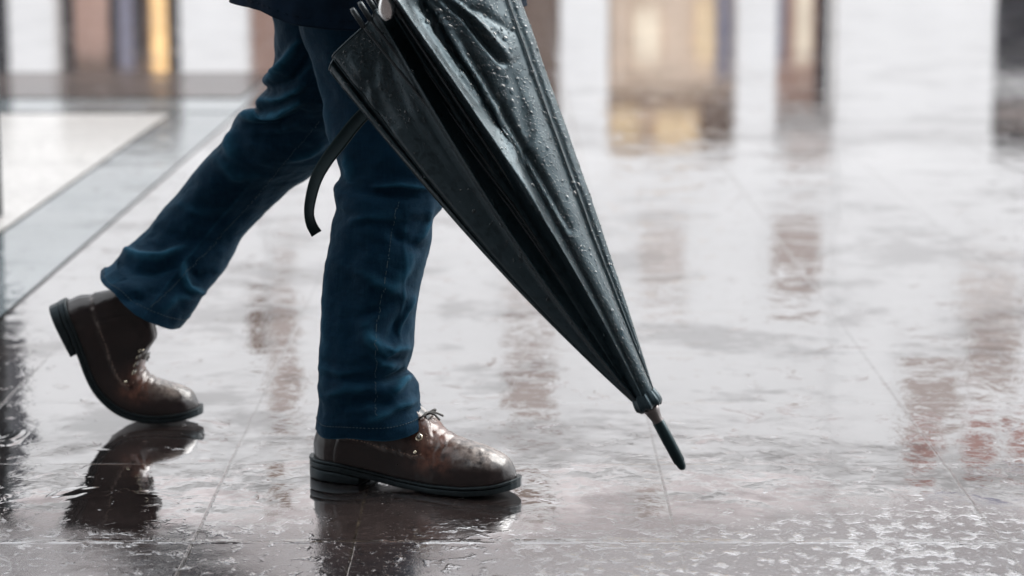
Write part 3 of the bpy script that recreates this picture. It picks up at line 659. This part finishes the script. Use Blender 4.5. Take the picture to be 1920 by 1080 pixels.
    wear = np.exp(-((x - .205) / .030) ** 2) * sstep(.02, .05, z) * 1.2; scuff_sheen = np.exp(-((x - .285) / .04) ** 2) * sstep(.035, .062, z) + .35 * np.exp(-((x - .225) / .03) ** 2) * sstep(.055, .075, z) + 0.5 * np.exp(-((z - zl) / .002) ** 2) * (x < .195)  # scuffed leather, plus sky sheen painted pale on the toe top
    V = V + Nn * d[:, None]
    up = make('upper', W(V), F, M['leather'], root)
    at = up.data.attributes.new('wear', 'FLOAT', 'POINT'); at.data.foreach_set('value', np.clip(wear, 0, 1).astype(np.float32))
    at = up.data.attributes.new('scuff_sheen', 'FLOAT', 'POINT'); at.data.foreach_set('value', np.clip(scuff_sheen, 0, 1).astype(np.float32))
    # surface lookup for eyelets, laces
    def S(xq, zq, sg, lift=0.0):
        m = np.sign(V[:, 1]) == sg; idx = np.where(m)[0]
        j = idx[np.argmin((V[idx, 0] - xq) ** 2 + (V[idx, 2] - zq) ** 2)]
        return V[j] + Nn[j] * lift, Nn[j]
    # outsole
    def slab(x0, x1, zb_f, zt_f, inset=0, prof=(0, .5, 1), bulge=.0012, n=120):
        mb = MB(); tt = np.linspace(0, 1, n); xs = x0 + (x1 - x0) * (0.5 - 0.5 * np.cos(PI * tt)); ring = []
        ks = 18
        for xq in xs:
            wq = max(.0003, float(wprof(xq)) - inset); a, b = zb_f(xq), zt_f(xq); pts = []
            for k in range(ks):
                ang = 2 * PI * k / ks; cc, ss = math.cos(ang), math.sin(ang)
                pts.append((xq, math.copysign(abs(cc) ** .12, cc) * (wq + (bulge if xq > .005 and xq < LB - .005 else 0)) if abs(cc) > 1e-6 else 0, (a + b) / 2 + math.copysign(abs(ss) ** .35, ss) * (b - a) / 2 if abs(ss) > 1e-6 else (a+b)/2))
            ring.append(pts)
        Vv = np.array(ring).reshape(-1, 3); Ff = grid_faces(n, ks); Ff += [tuple(reversed(range(ks))), tuple(range((n-1)*ks, n*ks))]
        return Vv, Ff
    sole = MB()
    a, f = slab(0, LB, lambda q: ztop(q) - .014, lambda q: ztop(q) - .0045); sole.add(W(a), f)
    so_ = sole.build('outsole', M['rubber'], root)
    a, f = slab(0.0, LB, lambda q: ztop(q) - .0042, lambda q: ztop(q), -.0010); make('welt', W(a), f, M['rubber'], so_)
    a, f = slab(.001, .092, lambda q: 0.0, lambda q: ztop(q) - .0143, .0006, n=60)
    # square-fronted heel block
    a = a.copy(); hb = make('heel_block', W(a), f, M['rubber'], so_)
    for sg in (1, -1):
        sm = MB(); path = [(.058,.0655),(.08,.062),(.10,.0605),(.12,.058),(.14,.0555),(.158,.0525),(.170,.0525),(.177,.056),(.182,.064),(.183,.072),(.179,.082),(.172,.092)]
        path = [(a_ + .0155, b_) for a_, b_ in path]; pp = catmull(path, 90)
        for i in range(0, 88, 2):
            p0, _ = S(pp[i][0], pp[i][1], sg, .0003); p1, _ = S(pp[i+1][0], pp[i+1][1], sg, .0003)
            if np.linalg.norm(p1 - p0) < .008: sm.tube(W(np.array([p0, p0 * .3 + p1 * .7 + (p1-p0)*.2])), .0007, 5)
        sm.build('stitching', M['brown_thread'], up)
    def torus(p, n, r0, r1, mb, z=1.0):
        n = Vector(n).normalized(); a = n.orthogonal().normalized(); b = n.cross(a); vv = []; K, J = 22, 10
        for k in range(K):
            u = 2*PI*k/K; dr = a*math.cos(u) + b*math.sin(u)
            for j in range(J):
                t = 2*PI*j/J; vv.append(Vector(p) + dr*(r0 + r1*math.cos(t)) + n*(r1*math.sin(t)*.7))
        mb.add(W(np.array(vv)), [(k*J+j, ((k+1)%K)*J+j, ((k+1)%K)*J+(j+1)%J, k*J+(j+1)%J) for k in range(K) for j in range(J)])
    eys = [(.1845,.0775),(.172,.089),(.158,.100),(.143,.110)]
    pos = {}
    for sg in (1, -1):
        for i, (xe, ze) in enumerate(eys):
            p, nn = S(xe, ze, sg, .0006); pos[(sg, i)] = (p, nn); mb = MB(); torus(p, nn, .0039, .0015, mb); mb.build('eyelet', M['brass'], up)
            mb = MB(); q = np.array([p + nn*.0003]); a_ = Vector(nn).orthogonal().normalized(); b_ = Vector(nn).cross(a_)
            mb.add(W(np.array([p + nn*.0004 + (np.array(a_)*math.cos(t) + np.array(b_)*math.sin(t))*.0024 for t in np.linspace(0, 2*PI, 16, endpoint=False)])), [tuple(range(16))]); mb.build('eyelet_hole', M['lace'], up)
        p, nn = S(.182, .0565, sg, .0008); mb = MB()
        rv = []; a_ = np.array(Vector(nn).orthogonal().normalized()); b_ = np.cross(nn, a_)
        for j in range(6):
            t = PI/2*j/5
            for k in range(14): rv.append(p + (a_*math.cos(2*PI*k/14) + b_*math.sin(2*PI*k/14))*.0027*math.cos(t) + np.array(nn)*.0016*math.sin(t))
        mb.add(W(np.array(rv)), grid_faces(6, 14)); mb.build('rivet', M['brass'], up)
    lc = MB()
    for i in range(4):
        a, na = pos[(1, i)]; b, nb = pos[(-1, i)]; m_ = (a + b) / 2 + np.array([.002, 0, .0075 if i < 3 else .006])
        lc.tube(W(catmull([a - na*.001, a + na*.002, m_ + (a-b)*.18, m_, m_ - (a-b)*.18, b + nb*.002, b - nb*.001], 24)), .0017, 8)
        if i < 3:
            c_, nc_ = pos[(-1, i+1)]; m2 = (a + c_)/2 + np.array([.001, 0, .009])
            lc.tube(W(catmull([a + na*.001, a + na*.0035, m2, c_ + nc_*.003, c_ + nc_*.001], 20)), .0017, 8)
            c_, nc_ = pos[(1, i+1)]; m2 = (b + c_)/2 + np.array([.001, 0, .0085])
            lc.tube(W(catmull([b + nb*.001, b + nb*.0035, m2, c_ + nc_*.003, c_ + nc_*.001], 20)), .0017, 8)
    k0 = (pos[(1,1)][0] + pos[(-1,1)][0])/2 + np.array([.010, 0, .014])
    for pth in ([(0,0,0),(.006,-.010,.006),(.002,-.020,.001),(-.004,-.014,-.002),(0,0,0)], [(0,0,0),(.008,.010,.006),(.004,.020,.001),(-.004,.012,0),(0,0,0)],
                [(0,0,0),(.008,-.004,.003),(.016,-.008,.003),(.026,-.012,-.003)], [(0,0,0),(.006,.004,.003),(.012,.010,.001),(.018,.018,-.004)]):
        lc.tube(W(catmull([k0 + np.array(p) for p in pth], 24)), .0016, 8)
    lc.build('laces', M['lace'], up)
    # tongue showing between the facings
    tg = []
    for xq in np.linspace(.135, .188, 24):
        for yy in np.linspace(-.011, .011, 9):
            tg.append((xq, yy, htop(xq) + .0012 - 10 * yy * yy))
    make('tongue', W(np.array(tg)), grid_faces(24, 9, False), M['leather'], up)
    return root
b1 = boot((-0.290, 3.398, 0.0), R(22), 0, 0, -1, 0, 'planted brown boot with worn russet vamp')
b2 = boot((-0.791, 3.755, 0.002), R(2), R(64), R(0), 1, 0, 'trailing brown boot with lifted heel, on its toe')

# ------------------------------------------------------------------ umbrella
um = empty('umbrella', tuple(U(-0.10, 0, 0)), 'closed black umbrella beaded with rain, carried point down beside the jeans', 'umbrella')
PXM = LEN / 873.0
KEY = [(-.157,-.020),(-.151,-.008),(-.1455,-.012),(-.1435,.000),(-.138,.008),(-.118,.019),(-.098,.026),(-.082,.031),(-.070,.044),(-.0655,.060),(-.062,.064),(-.0585,.052),(-.050,.028),(-.043,.036),(-.037,.076),(-.034,.096),(-.0315,.098),
       (-.027,.089),(-.020,.073),(-.0135,.060),(-.008,.056),(.008,.058),(.028,.053),(.048,.044),(.068,.030),(.084,.012),(.091,.003),(.0945,.000),(.097,-.014),(.103,-.020),(.109,-.036),
       (.104,-.048),(.082,-.055),(.088,-.072),(.060,-.066),(.052,-.092),(.020,-.068),(-.010,-.094),(-.036,-.064),(-.070,-.085),(-.086,-.055),(-.125,-.066),(-.118,-.042),(-.150,-.038)]
KEY = np.array(KEY); KC = len(KEY)
# subdivide the closed section: mostly straight panels, softly rounded at the keys
SUB = 8; ring = []
for i in range(KC):
    a, b = KEY[i], KEY[(i+1) % KC]; p, q = KEY[i-1], KEY[(i+2) % KC]
    for j in range(SUB):
        t = j / SUB; lin = a*(1-t)+b*t; cm = 0.5*((2*a)+(-p+b)*t+(2*p-5*a+4*b-q)*t*t+(-p+3*a-3*b+q)*t**3); ring.append(lin*.35+cm*.65)
ring = np.array(ring); NR = len(ring)
bowu = np.interp(ring[:, 0], [-.157,-.11,-.062,-.050,-.034,0,.05,.09,.109], [-.013,-.014,-.015,-.002,.014,.010,.0,-.006,.004])
ang = np.arctan2(ring[:, 1], ring[:, 0]); NS = 230; CVt = []; HEM = LEN + np.interp(ring[:, 0], [-.157,-.15,-.143,-.06,-.03,.11], [-.022,-.018,-.012,.002,.006,.012])
for i in range(NS):
    s = i / (NS - 1)
    r0 = (1 - s) ** 3; rr = .0125
    u = ring[:, 0] * s + bowu * np.sin(PI * min(1, s ** .85)) + np.cos(ang) * rr * (1 - s) ; v = ring[:, 1] * s * (1 + .25 * (1 - s)) + np.sin(ang) * rr * (1 - s)
    CVt.append(ring_c + AX * (HEM * s)[:, None] + RT * u[:, None] + DEPTHV * v[:, None])
CVt = np.concatenate(CVt); CFt = grid_faces(NS, NR); Nn = normals(CVt, CFt)
cen = np.repeat(CVt.reshape(NS, NR, 3).mean(1), NR, 0)
if ((CVt - cen) * Nn).sum(1).mean() < 0: Nn = -Nn; CFt = [tuple(reversed(f)) for f in CFt]
PXc = proj(CVt); near = np.clip(-Nn[:, 1] * 2.5 + .3, 0, 1)
US = [([(790,5),(815,60),(850,110),(862,132)],4,-.007),([(800,0),(835,50),(870,110),(905,160),(960,260)],7,.007),([(812,20),(822,60),(856,118)],6,-.005),([(830,0),(870,30),(905,75),(935,110),(945,118)],5,-.008),
      ([(845,0),(885,30),(920,70),(955,110)],6,.006),([(865,75),(905,145),(960,240),(1020,340),(1070,430)],8,-.006),([(782,15),(850,120),(900,190)],5,.005),([(900,170),(960,290),(1010,400)],12,.004),
      ([(960,120),(985,220),(990,260)],14,-.004),([(700,110),(690,170),(735,230)],14,-.006),([(660,110),(690,150),(700,200)],9,.005),([(740,120),(790,220),(880,350)],12,.004),([(1000,250),(985,290),(990,330)],6,-.003),([(720,60),(735,150),(760,200)],10,-.004),
      ([(930,180),(940,240),(965,300)],6,.003),([(870,20),(900,20),(960,60)],7,-.003),([(640,150),(720,250),(800,340)],4,.002)]
srow = np.repeat(np.arange(NS) / (NS - 1), NR)
d = stroke_disp(PXc, US) * near + srow ** .8 * (.0016 * fbm(CVt, 14, 2, 1.7) + .0003 * fbm(CVt, 60, 2, 4.0)) * (.35 + .65 * (np.tile(np.arange(NR), NS) / SUB > 14))
CVt = CVt + Nn * d[:, None]
canopy = make('canopy', CVt, CFt, M['nylon'], um)
sol = canopy.modifiers.new('cloth', 'SOLIDIFY'); sol.thickness = 0.0006; sol.offset = -1
# hem binding and piping on the two sharp pleats
Gc = CVt.reshape(NS, NR, 3); Gn = normals(CVt, CFt).reshape(NS, NR, 3)
hm = MB(); hm.tube([Gc[-1, k] for k in list(range(0, NR, 2)) + [0]], .0011, 6, False); hm.build('hem', M['nylon'], canopy)
for kk, rr in ((10, .0009), (3, .0011), (0, .0011), (27, .0008)):
    sm = MB(); sm.tube([Gc[i, kk * SUB] + (Gc[i, kk*SUB] - cen.reshape(NS, NR, 3)[i, 0]) * .004 for i in range(4, NS, 2)], rr, 6); sm.build('seam', M['nylon'], canopy)
# collar, ferrule, spike, shaft, handle
mb = MB(); cr = []
for i, (a, r) in enumerate(((-.006,.011),(-.008,.0145),(-.005,.0170),(.0,.0172),(.005,.0165),(.012,.0150))):
    for k in range(64):
        t = 2*PI*k/64; rr = r * (1 + .07*math.sin(9*t) + .04*math.sin(17*t+1)); cr.append(U(a + .0015*math.sin(7*t), rr*math.cos(t), rr*math.sin(t)))
mb.add(cr, grid_faces(6, 64)); mb.build('collar', M['nylon'], um)
tipp = P(1284, 884, YU0 - .005); td = (tipp - U(-.012, 0, 0)); tl = np.linalg.norm(td); td /= tl
base = U(-.004, 0, 0)
MB().tube([base, base + td*.010, base + td*.020, base + td*.022, base + td*.026, base + td*.027], [.0115,.0090,.0068,.0074,.0072,.0055], 28).build('ferrule', M['bronze'], um)
MB().tube([base + td*a for a in (.022,.024,.05,.08,tl-.004,tl+.000,tl+.004,tl+.0055)], [.0066,.0076,.0078,.0074,.0060,.0056,.0040,.0015], 28).build('spike', M['black'], um)
MB().tube([U(0,0,0), U(LEN*.5,0,0), U(LEN+.14,0,0)], .005, 16).build('shaft', M['chrome'], um)
hl = [U(LEN + .13, 0, 0), U(LEN + .15, 0, 0), U(LEN + .30, 0, 0)]; rads = [.009, .0125, .0125]
for k in range(1, 13):
    t = PI * k / 12; hl.append(U(LEN + .30 + .045*math.sin(t), -.045*(1 - math.cos(t)), 0)); rads.append(.0125)
hl.append(U(LEN + .27, -.09, 0)); rads.append(.011)
MB().tube(hl, rads, 20).build('handle', M['wood'], um)
# ribs with their metal ends standing past the hem
for px, py, v, k in ((672,36,.050,8),(686,24,.046,9),(700,14,.036,10),(716,14,.03,11),(744,18,.070,14),(690,30,-.05,38),(800,10,-.08,36),(870,10,-.05,33)):
    yv = YU1 - v; q = P(px, py, yv); rel = q - ring_c; a, u, v2 = rel @ AX, rel @ RT, rel @ DEPTHV
    e = U(a + .012, u*1.005, v2); mbr = MB(); mbr.tube([U(.01, u*.03, v2*.03), U(a*.5, u*.40, v2*.40), U(a - .02, u*.97, v2*.97), e], .0019, 8); rb = mbr.build('rib', M['steel'], um)
    MB().tube([U(a-.012, u*.985, v2), e, U(a + .016, u*1.006, v2)], [.0035, .0035, .0026], 12).build('rib_tip', M['steel'], rb)
# silvered runner crown showing at the mouth of the canopy
q = P(724, 22, YU1 - .066); rel = q - ring_c; a, u, v2 = rel @ AX, rel @ RT, rel @ DEPTHV
cr = []
for i in range(9):
    for k in range(13):
        s_ = i/8; t = (k/12 - .5) * 2.2; hwid = .009 * math.sin(PI * (.12 + .80 * s_)) ** .8
        cr.append(U(a - .012 + .030 * s_, u + 1.5 * hwid * math.sin(t) + .008 * s_, v2 + .009 * math.cos(t) + .004))
rc = make('runner_crown', cr, grid_faces(9, 13, False), M['chrome'], um); ss_ = rc.modifiers.new('t', 'SOLIDIFY'); ss_.thickness = .001
# strap hanging free
sc_pts = catmull([(716,178),(690,206),(664,234),(636,270),(612,302),(594,334),(584,368),(580,398),(584,420),(594,438)], 60); sv, nc = [], 9
for i, (px, py) in enumerate(sc_pts):
    t = i / 59; a = sc_pts[min(59, i+1)] - sc_pts[max(0, i-1)]; n_ = np.array([-a[1], a[0]]) / np.linalg.norm(a)
    wd = np.interp(t, [0, .3, .55, .8, 1], [12, 13, 11.5, 9, 10.5]); Yc = 3.10 - .03 * t + .01 * math.sin(t * 6)
    L_ = P(px + n_[0]*wd, py + n_[1]*wd, Yc + .004); R_ = P(px - n_[0]*wd, py - n_[1]*wd, Yc - .006)
    for k in range(nc):
        f = k / (nc-1); sv.append(L_*(1-f) + R_*f + np.array([0, .0015*math.sin(f*PI), 0]))
sp = make('strap', sv, grid_faces(60, nc, False), M['webbing'], um); s_ = sp.modifiers.new('t', 'SOLIDIFY'); s_.thickness = .0012
# rain drops standing on the cloth
db = MB()
def drop(p, n, r, ecc, flat, rot):
    n = Vector(n).normalized(); a = n.orthogonal().normalized(); b = n.cross(a); a, b = a*math.cos(rot)+b*math.sin(rot), b*math.cos(rot)-a*math.sin(rot)
    vs = []; J, K = 5, 10; ph = random.random() * 6
    for j in range(J):
        t = PI/2 * j / J * 1.0
        for k in range(K):
            u = 2*PI*k/K; q = 1 + .14*math.sin(2*u+ph) + .08*math.sin(3*u+2*ph)
            vs.append(Vector(p) + (a*math.cos(u)*r*ecc*q + b*math.sin(u)*r*q)*math.cos(t) + n*(r*flat*math.sin(t) - .0003))
    vs.append(Vector(p) + n*(r*flat)); F = grid_faces(J, K) + [((J-1)*K+k, (J-1)*K+(k+1)%K, J*K) for k in range(K)] + [tuple(reversed(range(K)))]
    db.add(vs, F)
NN = normals(CVt, CFt); 
if ((CVt - cen) * NN).sum(1).mean() < 0: NN = -NN
vis = np.where((NN[:, 1] < -.05) & (PXc[:, 1] > -25) & (srow > .03) & (srow < .995))[0]
ku = np.tile(np.arange(NR) / SUB, NS)
def dens(i):
    k = ku[i]
    if k < 3.2: return .5, .5           # rear flap edge, small beads
    if k < 8: return (.7 if srow[i] > .78 else .06), .65
    if k < 11: return .12, .6
    if k < 15: return .03, .5
    if k < 18: return .35, .5
    if k < 27: return 1.0, 1.0
    return .95, .8
cnt = 0; pl = []
areaw = None
G3 = CVt.reshape(NS, NR, 3); wdt = np.linalg.norm(np.roll(G3, -1, 1) - G3, axis=2).reshape(-1)
pr = wdt[vis] / wdt[vis].sum()
for i in rng.choice(vis, 30000, p=pr):
    dn, sz = dens(i)
    if random.random() > dn: continue
    big = random.random() < .20; r = (random.uniform(.0024, .0046) if big else random.uniform(.0008, .0024)) * sz
    p = CVt[i] + (CVt[(i+1) % len(CVt)] - CVt[i]) * random.random() * .8
    if any((p[0]-q[0])**2 + (p[2]-q[2])**2 < ((r + q[3]) * 1.05)**2 for q in pl): continue
    pl.append((p[0], p[1], p[2], r)); drop(p, NN[i], r, random.uniform(1.0, 1.45), random.uniform(.45, .65), random.uniform(0, 6)); cnt += 1
    if cnt > 7000: break
for i in rng.choice(vis, 4000, p=pr):
    if ku[i] < 18 and not (ku[i] < 8 and srow[i] > .75 and random.random() < .3): continue
    drop(CVt[i] + (CVt[(i+1) % len(CVt)] - CVt[i]) * random.random(), NN[i], random.uniform(.0004, .0009), random.uniform(1, 1.5), .6, random.uniform(0, 6))
for kk, n_ in ((0, 70), (3, 60), (10, 45), (15, 25), (27, 50), (30, 60)):
    for _ in range(n_):
        i = int(random.uniform(.1, .99) ** .7 * (NS-1)) * NR + int(kk * SUB + random.choice((-1, 0, 0, 1))); r = random.uniform(.0005, .0014)
        drop(CVt[i], NN[i], r, random.uniform(1, 1.4), .8, random.uniform(0, 6))
dro = db.build('rain_drops', M['water'], canopy); dro['kind'] = 'stuff'
# drops on the strap
